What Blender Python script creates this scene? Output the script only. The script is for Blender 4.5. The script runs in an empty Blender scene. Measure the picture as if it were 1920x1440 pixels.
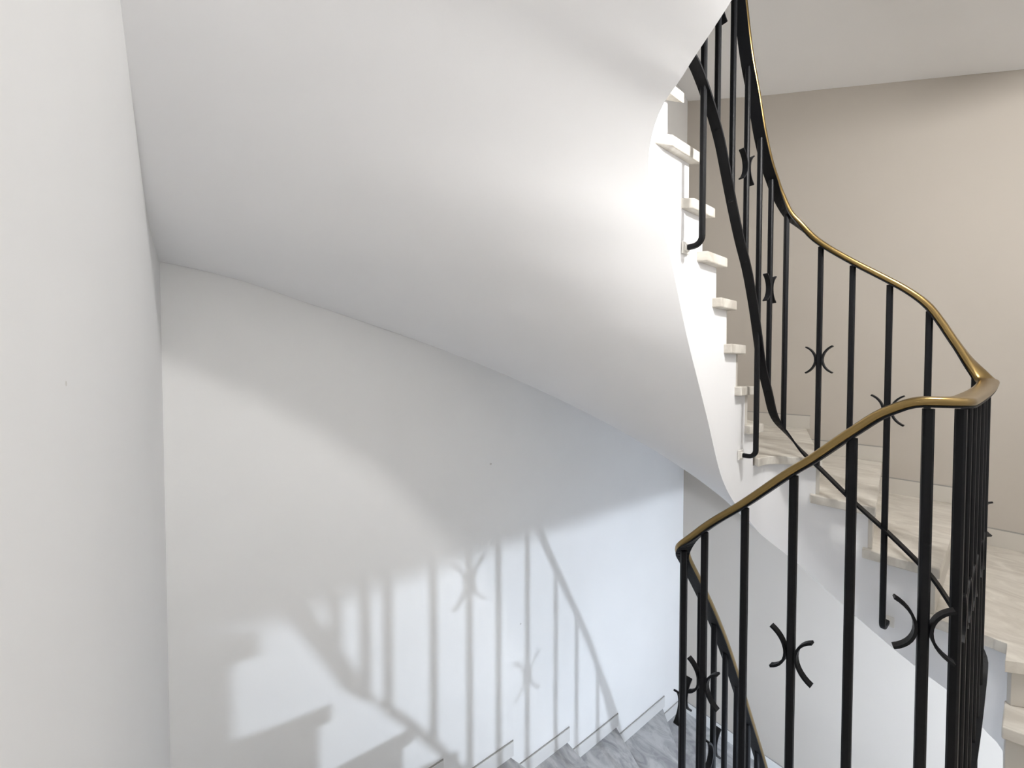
import bpy, bmesh, math, bisect
from mathutils import Vector, Matrix

# ------------------------------------------------------------------ camera
# world axes: x east, y north, z up. The eye stands at x=0, y=0 on the landing of a square winding stair.
ZB = 4.2                      # height of the eye above the zero level
F = 750.0                     # focal length in pixels of the 1920 wide frame
PSI = math.atan(990 / 750)    # the view turns this far to the west of north
PIT = math.radians(1.4)
sc = bpy.context.scene
C = sc.collection
cam_d = bpy.data.cameras.new('camera'); cam = bpy.data.objects.new('camera', cam_d); C.objects.link(cam)
cam_d.sensor_width = 36; cam_d.lens = F / 1920 * 36; cam_d.clip_start = 0.02
cam.location = (0, 0, ZB); cam.rotation_euler = (math.pi / 2 - PIT, 0, PSI)
sc.camera = cam

# ------------------------------------------------------------------ light
UP_XY, LOW_XY = (0.12, 1.50), (0.30, 1.80)
UP_Z, LOW_Z = 1.22, -1.63         # both hang under a landing (relative to the eye)
UP_W, LOW_W = 330.0, 9000.0          # emission strengths
UP_COL = (1.0, 0.98, 0.95)
LOW_COL = (0.77, 0.865, 1.0)
AMB = 0.15
w = bpy.data.worlds.new('world'); sc.world = w; w.use_nodes = True
w.node_tree.nodes['Background'].inputs[0].default_value = (0.93, 0.95, 1.0, 1)
w.node_tree.nodes['Background'].inputs[1].default_value = AMB
sc.view_settings.view_transform = 'Standard'; sc.view_settings.look = 'None'
sc.view_settings.gamma = 1; sc.view_settings.use_curve_mapping = False
sc.view_settings.exposure = 0.09
sc.cycles.use_denoising = True
sc.cycles.max_bounces = 16; sc.cycles.diffuse_bounces = 10
sc.cycles.sample_clamp_indirect = 8

# ------------------------------------------------------------------ plan geometry
_f = (-math.sin(PSI), math.cos(PSI)); _r = (math.cos(PSI), math.sin(PSI))
def ray(px, py):
    a = (px - 960) / F; b = -(py - 720) / F
    cp, sp = math.cos(PIT), math.sin(PIT)
    fw = cp + b * sp; up = -sp + b * cp
    return (_f[0] * fw + _r[0] * a, _f[1] * fw + _r[1] * a, up)

class Curve:
    """rounded rectangle in plan, run anticlockwise from the middle of its east side"""
    def __init__(c, x0, x1, y0, y1, rNE, rNW, rSW, rSE, ym, step=.01):
        pts = [(x1, ym)]
        def arc(cx, cy, r, a0):
            n = max(3, int(r * 1.57 / step))
            for k in range(n + 1):
                a = math.radians(a0 + 90 * k / n); pts.append((cx + r * math.cos(a), cy + r * math.sin(a)))
        arc(x1 - rNE, y1 - rNE, rNE, 0); arc(x0 + rNW, y1 - rNW, rNW, 90)
        arc(x0 + rSW, y0 + rSW, rSW, 180); arc(x1 - rSE, y0 + rSE, rSE, 270); pts.append((x1, ym))
        out = [pts[0]]
        for p in pts[1:]:
            q = out[-1]; d = math.dist(p, q)
            if d < 1e-6: continue
            n = max(1, int(round(d / step)))
            for k in range(1, n + 1): out.append((q[0] + (p[0] - q[0]) * k / n, q[1] + (p[1] - q[1]) * k / n))
        c.p = out; c.s = [0]
        for a, b in zip(out, out[1:]): c.s.append(c.s[-1] + math.dist(a, b))
        c.L = c.s[-1]
    def at(c, s):
        s = s % c.L; i = min(max(bisect.bisect_right(c.s, s) - 1, 0), len(c.s) - 2)
        t = (s - c.s[i]) / (c.s[i + 1] - c.s[i]); a, b = c.p[i], c.p[i + 1]
        return (a[0] + (b[0] - a[0]) * t, a[1] + (b[1] - a[1]) * t)
    def tan(c, s, h=.012):
        a, b = c.at(s - h), c.at(s + h); d = math.dist(a, b) or 1
        return ((b[0] - a[0]) / d, (b[1] - a[1]) / d)
    def near(c, x, y):
        return c.s[min(range(len(c.p)), key=lambda i: math.dist(c.p[i], (x, y)))]
    def hit(c, px, py, which='far'):
        d = ray(px, py); h = []
        for i in range(len(c.p) - 1):
            a, b = c.p[i], c.p[i + 1]
            ca = d[0] * a[1] - d[1] * a[0]; cb = d[0] * b[1] - d[1] * b[0]
            if ca * cb <= 0 and ca != cb:
                t = ca / (ca - cb); x = a[0] + (b[0] - a[0]) * t; y = a[1] + (b[1] - a[1]) * t
                k = (x * d[0] + y * d[1]) / (d[0] ** 2 + d[1] ** 2)
                h.append((math.hypot(x, y), c.s[i] + t * (c.s[i + 1] - c.s[i]), k * d[2]))
        h.sort(); e = h[0] if which == 'near' else h[-1]
        return e[1], e[2]

Cs = Curve(-.775, -.045, 1.055, 2.15, .04, .16, .12, .15, 1.5)     # plaster face of the well
Cr = Curve(-.71, -.10, 1.215, 2.06, .06, .10, .05, .06, 1.5)       # line of the railing
XW, XE, YS, YN = -1.85, 1.0, -.13, 3.27                            # room walls
WALLP = [(XE, 1.5), (XE, YN), (XW, YN), (XW, YS), (XE, YS), (XE, 1.5)]
WALLS = [0]
for a, b in zip(WALLP, WALLP[1:]): WALLS.append(WALLS[-1] + math.dist(a, b))
WL = WALLS[-1]
def wall_at(q):
    q = q % WL
    for i in range(5):
        if q <= WALLS[i + 1] + 1e-9:
            t = (q - WALLS[i]) / (WALLS[i + 1] - WALLS[i]); a, b = WALLP[i], WALLP[i + 1]
            return (a[0] + (b[0] - a[0]) * t, a[1] + (b[1] - a[1]) * t)
    return WALLP[-1]
def wE(y): return (y - 1.5) if y >= 1.5 else WALLS[4] + (y - YS)
def wN(x): return WALLS[1] + (XE - x)
def wW(y): return WALLS[2] + (YN - y)
def wS(x): return WALLS[3] + (x - XW)
def sE(y): return (y - 1.5) % Cs.L
def sW(y): return Cs.near(-.775, y)
def sN(x): return Cs.near(x, 2.15)
def sS(x): return Cs.near(x, 1.055)

def pchip(tab):
    tab = sorted(tab); xs = [t[0] for t in tab]; ys = [t[1] for t in tab]; n = len(xs)
    h = [xs[i + 1] - xs[i] for i in range(n - 1)]; d = [(ys[i + 1] - ys[i]) / h[i] for i in range(n - 1)]
    m = [d[0]] + [0 if d[i - 1] * d[i] <= 0 else 2 / (1 / d[i - 1] + 1 / d[i]) for i in range(1, n - 1)] + [d[-1]]
    def f(x):
        if x <= xs[0]: return ys[0]
        if x >= xs[-1]: return ys[-1]
        i = min(bisect.bisect_right(xs, x) - 1, n - 2); t = (x - xs[i]) / h[i]
        return ((1 + 2 * t) * (1 - t) ** 2 * ys[i] + t * (1 - t) ** 2 * h[i] * m[i]
                + t * t * (3 - 2 * t) * ys[i + 1] + t * t * (t - 1) * h[i] * m[i + 1])
    return f

# ------------------------------------------------------------------ materials
def mat(name, col, rough=.6, metal=0, bump=0, scale=40, var=0, build=None, spec=.5):
    m = bpy.data.materials.new(name); m.use_nodes = True; nt = m.node_tree; b = nt.nodes['Principled BSDF']
    b.inputs['Base Color'].default_value = (*col, 1); b.inputs['Roughness'].default_value = rough
    b.inputs['Metallic'].default_value = metal; b.inputs['Specular IOR Level'].default_value = spec
    tc = nt.nodes.new('ShaderNodeTexCoord')
    if bump or var:
        n = nt.nodes.new('ShaderNodeTexNoise'); n.inputs['Scale'].default_value = scale; n.inputs['Detail'].default_value = 6
        nt.links.new(tc.outputs['Object'], n.inputs['Vector'])
        if bump:
            bp = nt.nodes.new('ShaderNodeBump'); bp.inputs['Strength'].default_value = bump; bp.inputs['Distance'].default_value = .004
            nt.links.new(n.outputs['Fac'], bp.inputs['Height']); nt.links.new(bp.outputs['Normal'], b.inputs['Normal'])
        if var:
            r = nt.nodes.new('ShaderNodeValToRGB')
            r.color_ramp.elements[0].position = .3; r.color_ramp.elements[0].color = (*[c * (1 - var) for c in col], 1)
            r.color_ramp.elements[1].position = .7; r.color_ramp.elements[1].color = (*[min(1, c * (1 + var)) for c in col], 1)
            n2 = nt.nodes.new('ShaderNodeTexNoise'); n2.inputs['Scale'].default_value = 2.2; n2.inputs['Detail'].default_value = 3
            nt.links.new(tc.outputs['Object'], n2.inputs['Vector']); nt.links.new(n2.outputs['Fac'], r.inputs['Fac'])
            nt.links.new(r.outputs['Color'], b.inputs['Base Color'])
    if build: build(nt, b, tc)
    return m

def scuffs(spots, col):
    """small grey scuff marks at fixed points of a wall"""
    def f(nt, b, tc):
        prev = b.inputs['Base Color'].links[0].from_socket
        g = nt.nodes.new('ShaderNodeNewGeometry')
        for (p, rad) in spots:
            d = nt.nodes.new('ShaderNodeVectorMath'); d.operation = 'DISTANCE'
            nt.links.new(g.outputs['Position'], d.inputs[0]); d.inputs[1].default_value = p
            n = nt.nodes.new('ShaderNodeTexNoise'); n.inputs['Scale'].default_value = 60
            nt.links.new(g.outputs['Position'], n.inputs['Vector'])
            a = nt.nodes.new('ShaderNodeMath'); a.operation = 'MULTIPLY_ADD'; a.inputs[1].default_value = -rad * 1.4
            nt.links.new(n.outputs['Fac'], a.inputs[0]); nt.links.new(d.outputs['Value'], a.inputs[2])
            lt = nt.nodes.new('ShaderNodeMath'); lt.operation = 'LESS_THAN'; lt.inputs[1].default_value = rad * .2
            nt.links.new(a.outputs[0], lt.inputs[0])
            mx = nt.nodes.new('ShaderNodeMix'); mx.data_type = 'RGBA'
            nt.links.new(lt.outputs[0], mx.inputs['Factor']); nt.links.new(prev, mx.inputs['A'])
            mx.inputs['B'].default_value = (*col, 1); prev = mx.outputs['Result']
        nt.links.new(prev, b.inputs['Base Color'])
    return f

def marble(base, vein, amount=.5):
    def f(nt, b, tc):
        mp = nt.nodes.new('ShaderNodeMapping'); mp.inputs['Scale'].default_value = (1.6, 3.2, 1.6); mp.inputs['Rotation'].default_value = (0, 0, .5)
        nt.links.new(tc.outputs['Object'], mp.inputs['Vector'])
        n1 = nt.nodes.new('ShaderNodeTexNoise'); n1.inputs['Scale'].default_value = 2.6; n1.inputs['Detail'].default_value = 9
        n1.inputs['Roughness'].default_value = .62; n1.inputs['Distortion'].default_value = 1.6
        nt.links.new(mp.outputs['Vector'], n1.inputs['Vector'])
        r1 = nt.nodes.new('ShaderNodeValToRGB'); e = r1.color_ramp.elements
        e[0].position = .36; e[0].color = (*vein, 1); e[1].position = .62; e[1].color = (*base, 1)
        nt.links.new(n1.outputs['Fac'], r1.inputs['Fac'])
        nt.links.new(r1.outputs['Color'], b.inputs['Base Color'])
    return f

def ww(px, py, x=None, y=None):
    d = ray(px, py); t = x / d[0] if x is not None else y / d[1]
    return (t * d[0], t * d[1], t * d[2] + ZB)
M = {}
M['plaster'] = mat('white_plaster', (.875, .875, .885), .75, bump=.05, scale=35, var=.012, spec=.2)
M['wall'] = mat('white_wall_paint', (.91, .91, .905), .75, bump=.06, scale=30, var=.015, spec=.2,
                build=scuffs([(ww(920, 870, x=XW), .007), (ww(976, 1170, x=XW), .006)], (.66, .65, .63)))
M['wall_s'] = mat('shade_toned_white_wall', (.74, .74, .74), .75, bump=.06, scale=30, var=.015, spec=.2,  # white wall made greyer: dimmer light on the south side put into the colour
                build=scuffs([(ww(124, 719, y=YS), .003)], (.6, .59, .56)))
M['beige'] = mat('beige_wall_paint', (.53, .49, .44), .7, bump=.06, scale=30, var=.015, spec=.2)
M['marble'] = mat('cream_marble', (.7, .66, .6), .3, build=marble((.76, .725, .66), (.56, .52, .46)))
M['marble_end'] = M['marble']
M['marble_grey'] = mat('grey_marble', (.5, .5, .5), .3, build=marble((.50, .50, .50), (.27, .27, .28)))
M['skirt'] = mat('pale_skirting_stone', (.78, .775, .76), .4, var=.03)
M['skirt_b'] = mat('cream_skirting_stone', (.60, .57, .52), .4, var=.05)
M['grout'] = mat('grey_grout', (.34, .33, .31), .9)
M['black'] = mat('black_painted_iron', (.005, .0055, .007), .5, bump=.15, scale=90, spec=.2)
M['brass'] = mat('aged_brass', (.29, .20, .08), .30, metal=1, bump=.05, scale=60, var=.12)
M['whitemetal'] = mat('white_painted_bracket', (.78, .76, .72), .5, var=.04)
M['floor'] = mat('grey_floor_marble', (.5, .5, .5), .35, build=marble((.56, .56, .56), (.36, .36, .36)))
def emit(name, col, s):
    m = bpy.data.materials.new(name); m.use_nodes = True; nt = m.node_tree; nt.nodes.clear()
    e = nt.nodes.new('ShaderNodeEmission'); e.inputs[0].default_value = (*col, 1); e.inputs[1].default_value = s
    o = nt.nodes.new('ShaderNodeOutputMaterial'); nt.links.new(e.outputs[0], o.inputs[0]); return m
M['glow_up'] = emit('warm_lamp_glow', UP_COL, UP_W)
M['glow_low'] = emit('cool_lamp_glow', LOW_COL, LOW_W)

# ------------------------------------------------------------------ helpers
def obj(name, bm, m, parent=None, smooth=False, bevel=0, norm=True):
    if norm: bmesh.ops.recalc_face_normals(bm, faces=bm.faces)
    me = bpy.data.meshes.new(name); bm.to_mesh(me); bm.free()
    for q in (m if isinstance(m, (list, tuple)) else [m]): me.materials.append(q)
    if smooth:
        for p in me.polygons: p.use_smooth = True
    o = bpy.data.objects.new(name, me); C.objects.link(o)
    if parent: o.parent = parent; o.matrix_parent_inverse = Matrix.Translation(parent.location).inverted()
    if bevel:
        b = o.modifiers.new('bevel', 'BEVEL'); b.width = bevel; b.segments = 2; b.limit_method = 'ANGLE'
    return o
def thing(name, loc, label, cat, group=None):
    o = bpy.data.objects.new(name, None); C.objects.link(o); o.location = loc; o.empty_display_size = .05
    o['label'] = label; o['category'] = cat
    if group: o['group'] = group
    return o
def box(bm, x0, x1, y0, y1, z0, z1, mi=0):
    v = [bm.verts.new(p) for p in ((x0, y0, z0), (x1, y0, z0), (x1, y1, z0), (x0, y1, z0), (x0, y0, z1), (x1, y0, z1), (x1, y1, z1), (x0, y1, z1))]
    for q in ((3, 2, 1, 0), (4, 5, 6, 7), (0, 1, 5, 4), (1, 2, 6, 5), (2, 3, 7, 6), (3, 0, 4, 7)):
        bm.faces.new([v[i] for i in q]).material_index = mi
def struct(name, bm, m, **k):
    o = obj(name, bm, m, **k); o['kind'] = 'structure'; return o
def prism(poly, z0, z1):
    bm = bmesh.new()
    clean = []
    for p in poly:
        if not clean or math.dist(p, clean[-1]) > 1e-4: clean.append(p)
    if math.dist(clean[0], clean[-1]) < 1e-4: clean.pop()
    a = [bm.verts.new((x, y, z0)) for x, y in clean]; b = [bm.verts.new((x, y, z1)) for x, y in clean]
    n = len(clean)
    bm.faces.new(a); bm.faces.new(b)
    for i in range(n): bm.faces.new((a[i], a[(i + 1) % n], b[(i + 1) % n], b[i]))
    return bm

# ------------------------------------------------------------------ the room
FL = -3.78 + ZB
TOP = 5.0 + ZB
T = .2
bm = bmesh.new(); box(bm, XW - T, XE + T, YS - T, YN + T, FL - T, FL); struct('floor', bm, M['floor'])
bm = bmesh.new(); box(bm, XW - T, XW, YS, YN, FL, TOP); struct('wall_west', bm, M['wall'])
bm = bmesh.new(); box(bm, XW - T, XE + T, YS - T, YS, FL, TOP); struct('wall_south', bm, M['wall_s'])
bm = bmesh.new(); box(bm, XW - T, XE + T, YN, YN + T, FL, TOP); struct('wall_north', bm, M['beige'])
bm = bmesh.new(); box(bm, XE, XE + T, YS, YN, FL, TOP); struct('wall_east', bm, M['wall_s'])  # same shade-toned white, used here to weaken light bounced off this unseen wall

# ------------------------------------------------------------------ stair tables (relative to the eye)
# riser j: (inner s on the well face, outer q along the walls, tread height)
NB = {
 -5: (sE(1.90), wE(2.15), -1.05), -4: (sE(2.02), wE(2.85), -.90),
 -3: (sN(-.235), wN(-.27), -.715), -2: (sN(-.42), wN(-.60), -.535), -1: (sN(-.60), wN(-.99), -.375),
 0: (sW(1.95), wW(2.95), -.222), 1: (sW(1.856), wW(2.34), -.052), 2: (sW(1.771), wW(1.83), .122),
 3: (sW(1.686), wW(1.36), .297), 4: (sW(1.597), wW(.90), .455), 5: (sW(1.48), wW(.40), .622),
 6: (sW(1.385), wW(-.08), .792), 7: (sW(1.245), wS(-1.35), .955), 8: (sS(-.71), wS(-1.05), 1.13),
 9: (sS(-.50), wS(-.72), 1.30), 10: (sS(-.30), wS(-.40), 1.47), 11: (sS(-.12), wS(-.12), 1.64)}
PA = 2.56
NA = {j: (a, b, z - PA) for j, (a, b, z) in NB.items() if j <= 7}
NA[5] = (NA[5][0], NA[5][1], -1.945); NA[6] = (NA[6][0], NA[6][1], -1.82)
NA[7] = (sW(1.257), wS(-1.30), -1.69)
NA[8] = (Cs.near(-.745, 1.08), wS(-.95), -1.54); NA[9] = (sS(-.60), wS(-.55), -1.37); NA[10] = (sS(-.30), wS(-.12), -1.20)
PC = 2.86
NC = {j: (a, b, z + PC) for j, (a, b, z) in NB.items() if j <= 6}

def H(tab, which='far', c=Cs): return [c.hit(px, py, which) for px, py in tab]
zin_B_tab = [(sE(1.80), -1.53), (.60, -1.53)] + \
    H([(1880, 1408), (1855, 1378), (1794, 1309), (1718, 1251), (1605, 1156), (1498, 1059), (1406, 978), (1375, 940), (1353, 895), (1325, 780),
       (1305, 700), (1290, 640), (1270, 545), (1255, 470), (1235, 410)]) + \
    H([(1245, 193), (1275, 150), (1300, 110), (1340, 50), (1372, 0)], 'near') + [(sS(-.2), 1.25), (sS(-.08), 1.31)]
zout_B_tab = [(wE(2.0), -1.53), (wE(3.0), -1.53), (wN(.9), -1.38), (wN(-.08), -1.30), (wN(-.6), -1.20), (wN(-1.0), -1.11), (wN(-1.435), -.985), (wN(-1.65), -.88),
    (wN(-1.85), -.745), (wW(2.95), -.57), (wW(2.636), -.424), (wW(2.036), -.174), (wW(1.563), -.033), (wW(1.182), .063), (wW(.604), .224),
    (wW(.299), .305), (wW(.067), .365), (wW(YS), .39), (wS(-1.68), .40), (wS(-1.49), .45), (wS(-1.37), .54), (wS(-1.21), .67), (wS(-1.12), .75),
    (wS(-.9), .97), (wS(-.5), 1.17), (wS(-.12), 1.31)]
zin_B, zout_B = pchip(zin_B_tab), pchip(zout_B_tab)
zin_A = pchip([(s, z - PA) for s, z in zin_B_tab if s < sW(1.5)] + [(sW(1.3), -2.16), (sS(-.72), -1.93), (sS(-.5), -1.76), (sS(-.3), -1.62), (sS(-.1), -1.52)])
zout_A = pchip([(q, z - PA) for q, z in zout_B_tab if q < wW(.1)] + [(wS(-1.75), -2.1), (wS(-1.3), -1.88), (wS(-.85), -1.75), (wS(-.45), -1.63), (wS(-.1), -1.52)])
zin_C = pchip([(sE(1.8), 1.31), (.60, 1.31)] + [(s, z + PC) for s, z in zin_B_tab if .61 < s < sW(1.5)] + [(sW(1.4), .1 + PC)])
zout_C = pchip([(wE(2.0), 1.31), (wE(3.0), 1.31), (wN(.7), 1.31), (wN(.3), 1.37)] + [(wN(ww(px, py, y=YN)[0]), ww(px, py, y=YN)[2] - ZB) for px, py in ((1920, 130), (1830, 139), (1740, 148), (1650, 157), (1560, 166), (1425, 180))] + [ (wN(-1.85), 2.315)] +
               [(q, z + 3.02) for q, z in zout_B_tab if q > wW(2.7) and q < wS(-1.3)])
SLAB = .038

GAP = .0011
def inw(p, g=GAP): return (min(max(p[0], XW + GAP), XE - GAP), min(max(p[1], YS + g), YN - GAP))
def samples(nodes, j0, j1):
    """(s,q) pairs from riser j0 to riser j1, with the wall corners hit exactly"""
    out = []
    for j in range(j0, j1):
        s0, q0, _ = nodes[j]; s1, q1, _ = nodes[j + 1]
        n = max(2, int(math.ceil(max((s1 - s0) / .02, (q1 - q0) / .12))))
        ts = {k / n for k in range(n + 1)}
        for cq in WALLS[1:5]:
            if q0 < cq < q1: ts.add((cq - q0) / (q1 - q0))
        ts = sorted(ts)
        out.append((j, [(s0 + (s1 - s0) * t, q0 + (q1 - q0) * t) for t in ts]))
    return out

def body(nodes, j0, j1, zin, zout, parent, zmin=-99):
    bm = bmesh.new(); NV = 10
    segs = samples(nodes, j0, j1)
    cols = []; 
    for j, l in segs:
        for k, (s, q) in enumerate(l):
            if cols and k == 0: continue
            cols.append((s, q))
    def sof(s, q, v):
        a = Cs.at(s); b = inw(wall_at(q), -.003)
        z = zin(s) * (1 - v) + zout(q) * v
        return (a[0] * (1 - v) + b[0] * v, a[1] * (1 - v) + b[1] * v, max(z, zmin) + ZB)
    g = [[bm.verts.new(sof(s, q, v / NV)) for v in range(NV + 1)] for s, q in cols]
    for a, b in zip(g, g[1:]):
        for v in range(NV):
            f = bm.faces.new((a[v], b[v], b[v + 1], a[v + 1])); f.smooth = True
    def P(s, z): a = Cs.at(s); return (a[0], a[1], z + ZB)
    for j, l in segs:
        zt = nodes[j][2] - SLAB
        # well face
        lo = [bm.verts.new(P(s, max(zin(s), zmin))) for s, q in l]; hi = [bm.verts.new(P(s, zt)) for s, q in l]
        for i in range(len(l) - 1):
            f = bm.faces.new((lo[i], hi[i], hi[i + 1], lo[i + 1])); f.smooth = True
        # top under the tread
        ti = [bm.verts.new(P(s, zt)) for s, q in l]; to = [bm.verts.new((*inw(wall_at(q)), zt + ZB)) for s, q in l]
        for i in range(len(l) - 1): bm.faces.new((ti[i], to[i], to[i + 1], ti[i + 1]))
        # step face
        zb = (nodes[j - 1][2] - SLAB) if (j - 1 in nodes and j > j0) else zin(l[0][0])
        a, b = P(l[0][0], zt), (*inw(wall_at(l[0][1])), zt + ZB)
        v = [bm.verts.new(p) for p in (a, b, (b[0], b[1], zb + ZB), (a[0], a[1], zb + ZB))]; bm.faces.new(v)
    return obj('plaster_body', bm, M['plaster'], parent, norm=False)

def off_in(s, d):
    if s % Cs.L < .62 or s % Cs.L > Cs.L - .3: d = .004 if d > 0 else d
    a = Cs.at(s); t = Cs.tan(s); return (a[0] - t[1] * d, a[1] + t[0] * d)   # d>0 moves into the well
def steps(nodes, j0, j1, parent, stone, base):
    for j in range(j0, j1):
        s0, q0, z = nodes[j]; s1, q1, _ = nodes[j + 1]
        z += ZB
        l = samples(nodes, j, j + 1)[0][1]
        a0 = Cs.at(s0); b0 = wall_at(q0); a1 = Cs.at(s1); b1 = wall_at(q1)
        # direction down the stair, square to the riser
        def down(a, b):
            dx, dy = b[0] - a[0], b[1] - a[1]; L = math.hypot(dx, dy); return (-dy / L, dx / L)
        d0 = down(a0, b0); t = Cs.tan(s0)
        if d0[0] * t[0] + d0[1] * t[1] > 0: d0 = (-d0[0], -d0[1])
        nose = .028
        sa = s0 - nose / max(.5, -(d0[0] * t[0] + d0[1] * t[1]))
        inner = [off_in(sa, .028)] + [off_in(s, .028) for s, q in l] + [off_in(s1 + (.012 if j < j1 - 1 else -.002), .028)]
        outer = [wall_at(q) for s, q in l]
        qs = q0 - nose / max(.5, abs(math.cos(0)))
        o0 = wall_at(qs)
        outer = [o0] + outer
        e = GAP
        outer = [(min(max(x, XW + e), XE - e), min(max(y, YS + e), YN - e)) for x, y in outer]
        obj('tread', prism(inner + outer[::-1], z - SLAB, z), M[stone], parent, bevel=.004)
        # riser
        zb = (nodes[j - 1][2] if j - 1 in nodes else base) + ZB + .001
        th = .014
        b0c = (min(max(b0[0], XW + e), XE - e), min(max(b0[1], YS + e), YN - e))
        rp = [a0, b0c, (b0c[0] + d0[0] * th, b0c[1] + d0[1] * th), (a0[0] + d0[0] * th, a0[1] + d0[1] * th)]
        rp = [(min(max(x, XW + e), XE - e), min(max(y, YS + e), YN - e)) for x, y in rp]
        obj('riser', prism(rp, zb, z - SLAB), M['skirt' if stone == 'marble_grey' else 'skirt_b'], parent, bevel=.001)
        # skirting against the wall, one mitred length per tread
        hq = [q0 - nose - .02] + [cq for cq in WALLS[1:5] if q0 - nose < cq < q1] + [q1 - (.025 if j == j1 - 1 else 0)]
        for qa, qb in zip(hq, hq[1:]):
            if qb - qa < .03: continue
            pa, pb = wall_at(qa + 1e-4), wall_at(qb - 1e-4)
            tx, ty = (pb[0] - pa[0]), (pb[1] - pa[1]); L = math.hypot(tx, ty); nx, ny = -ty / L, tx / L
            bm = bmesh.new(); dep = .007
            for (z0, z1, mi, dd) in ((z + .0005, z + .088, 0, dep), (z + .088, z + .094, 1, dep * .6)):
                vs = []
                for zz in (z0, z1):
                    for (p, k) in ((pa, 0), (pb, 0), (pb, dd), (pa, dd)):
                        vs.append(bm.verts.new((p[0] + nx * (k + GAP), p[1] + ny * (k + GAP), zz)))
                for f in ((0, 1, 2, 3), (7, 6, 5, 4), (0, 4, 5, 1), (1, 5, 6, 2), (2, 6, 7, 3), (3, 7, 4, 0)):
                    bm.faces.new([vs[i] for i in f]).material_index = mi
            obj('skirting_tile', bm, [M['skirt' if stone == 'marble_grey' else 'skirt_b'], M['grout']], parent)

fa = thing('stair_flight', (XW + .6, 1.6, FL), 'lower winding stair flight with grey marble steps going down at bottom centre', 'staircase', 'winding stair flights')
body(NA, -5, 10, zin_A, zout_A, fa, zmin=FL - ZB + .003); steps(NA, -5, 10, fa, 'marble_grey', FL - ZB)
fb = thing('stair_flight', (XW + .6, 1.6, ZB - 1.2), 'winding stair flight with cream marble steps and broad white underside', 'staircase', 'winding stair flights')
body(NB, -5, 11, zin_B, zout_B, fb); steps(NB, -5, 11, fb, 'marble', -1.20)
fc = thing('stair_flight', (XW + .6, 1.6, ZB + 1.64), 'topmost stair flight, only its grey plaster underside seen at upper right', 'staircase', 'winding stair flights')
body(NC, -5, 6, zin_C, zout_C, fc); steps(NC, -5, 6, fc, 'marble', 1.64)

def landing(z, nodes_end, jend, nodes_start, label, stone, zb_):
    s0, q0 = nodes_end[jend][:2]; s1, q1 = nodes_start[-5][:2]; s1 += Cs.L - .002; q1 += WL - .002; s0 += .002; q0 += .002
    n = 60
    ss = [s0 + (s1 - s0) * k / n for k in range(n + 1)]
    qs = sorted({q0 + (q1 - q0) * k / 20 for k in range(21)} | {WALLS[4]})
    inn = [Cs.at(s) for s in ss]; out = [wall_at(q) for q in qs]
    e = GAP; cl = lambda p: (min(max(p[0], XW + e), XE - e), min(max(p[1], YS + e), YN - e))
    o = thing('stair_landing', (.5, .6, z + ZB), label, 'landing')
    obj('slab', prism(inn + [cl(p) for p in out][::-1], zb_ + ZB, z - SLAB + ZB), M['plaster'], o)
    inn2 = [off_in(s0 - .028, .028)] + [off_in(s, .028) for s in ss]
    out2 = [cl(wall_at(q0 - .028))] + [cl(p) for p in out]
    obj('marble_top', prism(inn2 + out2[::-1], z - SLAB + ZB + .0005, z + ZB), M[stone], o, bevel=.004)
landing(-1.20, NA, 10, NB, 'marble stair landing at the right edge of the photo where the railing turns', 'marble', -1.53)
landing(1.64, NB, 11, NC, 'upper marble stair landing above the frame, joining the two upper flights', 'marble', 1.31)

# ------------------------------------------------------------------ railing
LR = Cr.L
hr_up = H([(1850, 715), (1828, 690), (1790, 640), (1765, 603), (1740, 572), (1700, 543), (1665, 524), (1595, 488), (1535, 452), (1500, 420),
           (1480, 402), (1462, 370), (1452, 347), (1440, 312), (1426, 253), (1414, 180), (1401, 108), (1394, 54), (1388, 0)], c=Cr)
hr_near = H([(1735, 752), (1665, 770), (1597, 810), (1520, 862), (1486, 882), (1400, 940), (1319, 990)], 'near', Cr)
hr_low = H([(1300, 1077), (1345, 1175), (1375, 1260), (1400, 1340), (1430, 1440)], c=Cr)
b_up = H([(1790, 1145), (1748, 1083), (1722, 1055), (1665, 999), (1600, 940), (1535, 876), (1505, 848), (1475, 812), (1456, 789), (1440, 735), (1427, 680),
          (1421, 633), (1412, 570), (1401, 508), (1386, 447), (1373, 386), (1361, 324), (1349, 263), (1334, 208), (1311, 141), (1300, 116)], c=Cr)
sR = lambda x, y: Cr.near(x, y)
up_S = [(sR(-.71, 1.464), 1.66), (sR(-.71, 1.30), 1.90), (sR(-.55, 1.215), 2.10), (sR(-.35, 1.215), 2.36), (sR(-.14, 1.215), 2.62)]
# one long profile: u = s for the turn above the landing, s - LR for the turn below it
hz = [(s - LR, z - PA - .20) for s, z in hr_up if s < 1.06 and s > .6] + [(sR(-.702, 2.01) - LR, -1.93), (sR(-.67, 2.05) - LR, -2.02)] + [(s - LR, z) for s, z in hr_low] + [(s - LR, z) for s, z in hr_near]
hz += [(sR(-.10, 1.30) - LR, -.058), (0.0, -.055), (.3, -.045)] + hr_up + up_S + [(LR, 2.66), (LR + .45, 2.70)]
hand = pchip(sorted(hz))
bz = [(s - LR, z - PA - .12) for s, z in b_up if s < 1.45]
bz += [(s - LR, hand(s - LR) - 1.0) for s in (sR(-.71, 1.55), sR(-.71, 1.4), sR(-.71, 1.3), sR(-.6, 1.215), sR(-.4, 1.215), sR(-.2, 1.215))]
bz += [(sR(-.10, 1.30) - LR, -1.06), (.2, -1.05), (.45, -.98), (.56, -.89)] + b_up
bz += [(s, z - 1.0) for s, z in up_S[2:]] + [(LR, 1.66), (LR + .45, 1.70)]
bott = pchip(sorted(bz))

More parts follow.
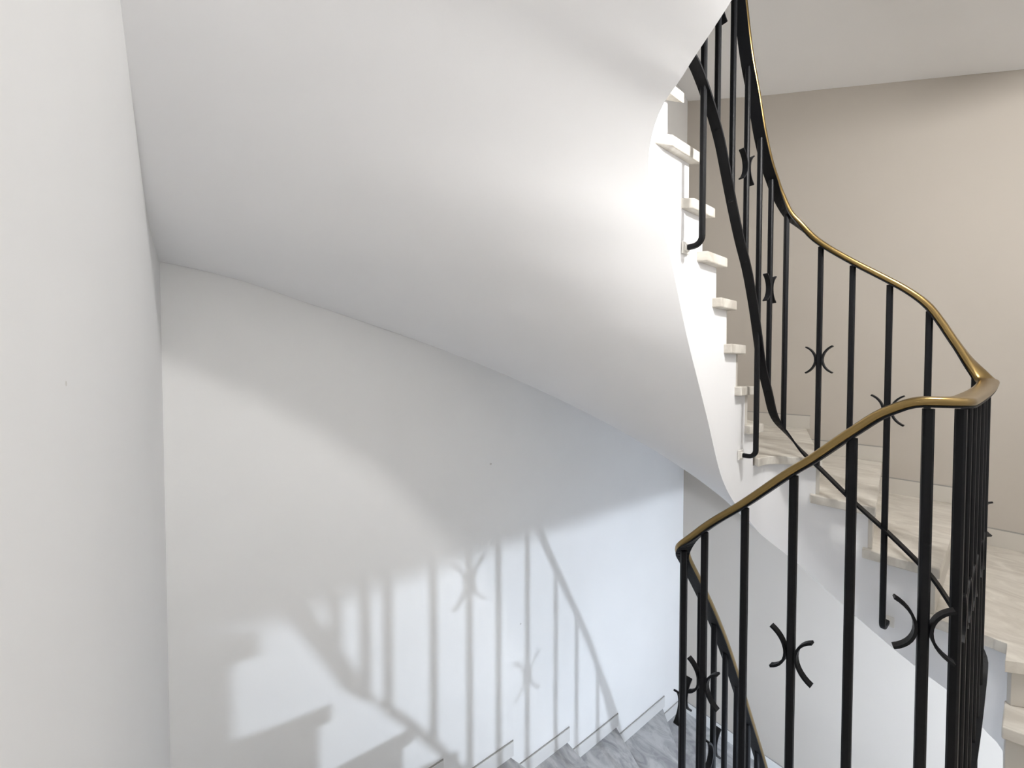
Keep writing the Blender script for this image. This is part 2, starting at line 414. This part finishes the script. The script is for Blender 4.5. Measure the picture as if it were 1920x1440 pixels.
def sweep(fz, u0, u1, prof, m, name, parent, zoff=0, step=.012):
    """prof: closed list of (lateral, up) offsets"""
    bm = bmesh.new(); n = int((u1 - u0) / step); rings = []
    for k in range(n + 1):
        u = u0 + (u1 - u0) * k / n; p = Cr.at(u); t = Cr.tan(u, .02); h = .01
        dz = (fz(u + h) - fz(u - h)) / (2 * h)
        T3 = Vector((t[0], t[1], dz)).normalized(); B = Vector((t[1], -t[0], 0)); U = B.cross(T3)
        if U.z < 0: U = -U
        P = Vector((p[0], p[1], fz(u) + ZB))
        rings.append([bm.verts.new(P + B * a + U * (b + zoff)) for a, b in prof])
    m_ = len(prof)
    for a, b in zip(rings, rings[1:]):
        for i in range(m_): bm.faces.new((a[i], a[(i + 1) % m_], b[(i + 1) % m_], b[i]))
    bm.faces.new(rings[0]); bm.faces.new(rings[-1])
    return obj(name, bm, m, parent, smooth=True)

rail = thing('stair_railing', (-.10, 1.5, ZB - 1.2), 'black iron stair railing with curved brass handrail and crescent ornaments, winding round the open well', 'railing')
U0, U1 = .62 - LR, LR + .3
cap = []
for k in range(16):
    a = 2 * math.pi * k / 16
    ca, sa = math.cos(a), math.sin(a)
    cap.append((.0235 * math.copysign(abs(ca) ** .6, ca), .0105 * math.copysign(abs(sa) ** .7, sa)))
o = sweep(hand, U0, U1, cap, M['brass'], 'handrail', rail); o['label'] = 'brass handrail'
bar = lambda w, h: [(-w / 2, -h / 2), (-w / 2, h / 2), (w / 2, h / 2), (w / 2, -h / 2)]
def flat(o): 
    for p in o.data.polygons: p.use_smooth = False
    return o
flat(sweep(hand, U0, U1, bar(.041, .004), M['black'], 'handrail_bar', rail, zoff=-.0105))
flat(sweep(bott, U0, U1, bar(.034, .008), M['black'], 'bottom_rail', rail))

def square_path(bm, pts, lat, w):
    """square bar along pts (in one vertical plane); lat = horizontal unit vector square to that plane"""
    rings = []
    for i, p in enumerate(pts):
        p = Vector(p); a = Vector(pts[max(i - 1, 0)]); b = Vector(pts[min(i + 1, len(pts) - 1)])
        t = (b - a).normalized(); L = Vector(lat); n = t.cross(L).normalized(); c = .3 * w
        h = w / 2
        rings.append([bm.verts.new(p + L * x + n * y) for x, y in ((-h, -c), (-h, c), (-c, h), (c, h), (h, c), (h, -c), (c, -h), (-c, -h))])
    for a, b in zip(rings, rings[1:]):
        for i in range(8): bm.faces.new((a[i], a[(i + 1) % 8], b[(i + 1) % 8], b[i]))
    bm.faces.new(rings[0]); bm.faces.new(rings[-1])

BW = .018
def baluster(u, orn=False, hook=None, zo=None):
    p = Cr.at(u); t = Cr.tan(u); out = (t[1], -t[0])            # outward = towards the stair
    zt = hand(u) - .016 + ZB; zb = bott(u) + ZB
    dzb = (bott(u + .009) - bott(u - .009)) / 2
    bm = bmesh.new()
    if hook is None:
        square_path(bm, [(p[0], p[1], zt), (p[0], p[1], (zt + zb) / 2), (p[0], p[1], zb)], (t[0], t[1], 0), BW)
        b = obj('baluster', bm, M['black'], rail)
    else:
        zh = hook + ZB; r = .028
        # distance to the well face
        d = min(math.dist(p, q) for q in Cs.p)
        pts = [(p[0], p[1], zt), (p[0], p[1], (zt + zh) / 2)]
        for k in range(7):
            a = math.pi / 2 * k / 6
            pts.append((p[0] + out[0] * r * (1 - math.cos(a)), p[1] + out[1] * r * (1 - math.cos(a)), zh + r - r * math.sin(a)))
        pts.append((p[0] + out[0] * (d - .005), p[1] + out[1] * (d - .005), zh))
        square_path(bm, pts, (t[0], t[1], 0), BW)
        b = obj('baluster', bm, M['black'], rail)
        bm = bmesh.new(); M4 = Matrix.Translation((p[0] + out[0] * (d - .005), p[1] + out[1] * (d - .005), zh)) @ Matrix.Rotation(math.atan2(t[1], t[0]), 4, 'Z')
        g = bmesh.new(); box(g, -.021, .021, -.003, .003, -.021, .021); box(g, -.012, .012, .001, .011, -.012, .012)
        me = bpy.data.meshes.new('t'); g.to_mesh(me); g.free(); bm.from_mesh(me); bpy.data.meshes.remove(me)
        bmesh.ops.transform(bm, matrix=M4, verts=bm.verts)
        pl = obj('wall_plate', bm, M['whitemetal'], None, bevel=.002); pl.parent = b; pl['label'] = 'white painted fixing plate'
    if orn:
        zc = zt - .475 if zo is None else zo + ZB
        bm = bmesh.new(); R = .062; hh = .0095; th = .0028
        for sgn in (-1, 1):
            prev = None
            for k in range(15):
                a = math.radians(-64 + 128 * k / 14)
                ring = []
                for (rr, y) in ((R - th, -hh), (R + th, -hh), (R + th, hh), (R - th, hh)):
                    lx = sgn * (BW / 2 + R + th - rr * math.cos(a)); lz = rr * math.sin(a)
                    ring.append(bm.verts.new((p[0] + t[0] * lx + out[0] * y, p[1] + t[1] * lx + out[1] * y, zc + lz)))
                if prev:
                    for i in range(4): bm.faces.new((prev[i], prev[(i + 1) % 4], ring[(i + 1) % 4], ring[i]))
                else: bm.faces.new(ring)
                prev = ring
            bm.faces.new(prev)
        s = obj('crescent_ornament', bm, M['black'], None); s.parent = b
    return b

def bs(px, py, which='far'): return Cr.hit(px, py, which)[0]
up = [(1740, 700, 0), (1665, 700, 1), (1595, 700, 0), (1535, 700, 1), (1472, 600, 0), (1443, 550, 1), (1423, 450, 0), (1400, 320, 1), (1374, 200, 0), (1346, 130, 1), (1318, 300, 0)]
def hookz(px, py):
    return Cr.hit(px, py)[1]
hk = {1665: hookz(1665, 1183), 1423: hookz(1421, 856), 1318: hookz(1318, 458)}
zo = {1400: hookz(1400, 314), 1346: hookz(1346, -2), 1443: hookz(1443, 541)}
for px, py, o_ in up: baluster(bs(px, py), bool(o_), hk.get(px), zo.get(px))
baluster(sR(-.70, 1.222) - LR)
for px, py, o_ in ((1735, 1000, 1), (1595, 1000, 0), (1485, 1100, 1), (1395, 1100, 0), (1319, 1200, 1)):
    baluster(Cr.hit(px, py, 'near')[0] - LR, bool(o_))
for k, y in enumerate((1.268, 1.372, 1.476, 1.571, 1.67, 1.774)):
    baluster(Cr.near(-.71, y) - LR, k % 2 == 0, hook=(bott(Cr.near(-.71, y) - LR) - .36) if k == 2 else None)
baluster(Cr.near(-.71, 1.874) - LR)
baluster(Cr.near(-.705, 1.975) - LR)
for k, x in enumerate((-.66, -.576, -.468, -.356, -.248)):
    baluster(Cr.near(x, 2.06) - LR, k % 2 == 1)
for k, y in enumerate((1.275, 1.385, 1.495, 1.605, 1.715, 1.825, 1.935)):
    u = sR(-.10, y); u = u - LR if y < 1.5 else u
    baluster(u, k % 2 == 1, hook=-1.33 if k in (1, 5) else None)
baluster(sR(-.13, 2.05), True)
for k, y in enumerate((1.27,)): baluster(sR(-.71, y), True)
for k, x in enumerate((-.66, -.54, -.43, -.32, -.21)): baluster(sR(x, 1.215), k % 2 == 1)
for k, y in enumerate((1.275, 1.385, 1.495, 1.605, 1.715)):
    u = sR(-.10, y); baluster(u if y < 1.5 else u + LR, k % 2 == 0)

# ------------------------------------------------------------------ lamps under the landings
def lamp(LAMP_XY, z, zc, label, glow, tube):
    o = thing('ceiling_lamp', (LAMP_XY[0], LAMP_XY[1], zc + ZB), label, 'lamp')
    bm = bmesh.new(); bmesh.ops.create_cone(bm, cap_ends=True, segments=32, radius1=.05, radius2=.06, depth=.02, matrix=Matrix.Translation((LAMP_XY[0], LAMP_XY[1], zc - .0105 + ZB)))
    obj('ceiling_rose', bm, M['whitemetal'], o)
    if tube:
        bm = bmesh.new(); bmesh.ops.create_cone(bm, cap_ends=True, segments=16, radius1=.012, radius2=.012, depth=.03,
            matrix=Matrix.Translation((LAMP_XY[0], LAMP_XY[1], z + ZB)) @ Matrix.Rotation(math.pi / 2, 4, 'Y'))
    else:
        bm = bmesh.new(); bmesh.ops.create_uvsphere(bm, u_segments=24, v_segments=16, radius=.07, matrix=Matrix.Translation((LAMP_XY[0], LAMP_XY[1], z + ZB)))
    obj('bulb', bm, M[glow], o, smooth=True)
    hgt = zc - .02 - (z + (.012 if tube else .07))
    if hgt > .005:
        bm = bmesh.new(); bmesh.ops.create_cone(bm, cap_ends=True, segments=16, radius1=.008, radius2=.008, depth=hgt,
            matrix=Matrix.Translation((LAMP_XY[0], LAMP_XY[1], zc - .02 - hgt / 2 + ZB)))
        obj('stem', bm, M['whitemetal'], o)
lamp(UP_XY, UP_Z, 1.31, 'round warm ceiling lamp under the upper landing, just right of the frame', 'glow_up', False)
lamp(LOW_XY, LOW_Z, -1.53, 'small cool white lamp under the landing, below and right of the frame', 'glow_low', True)
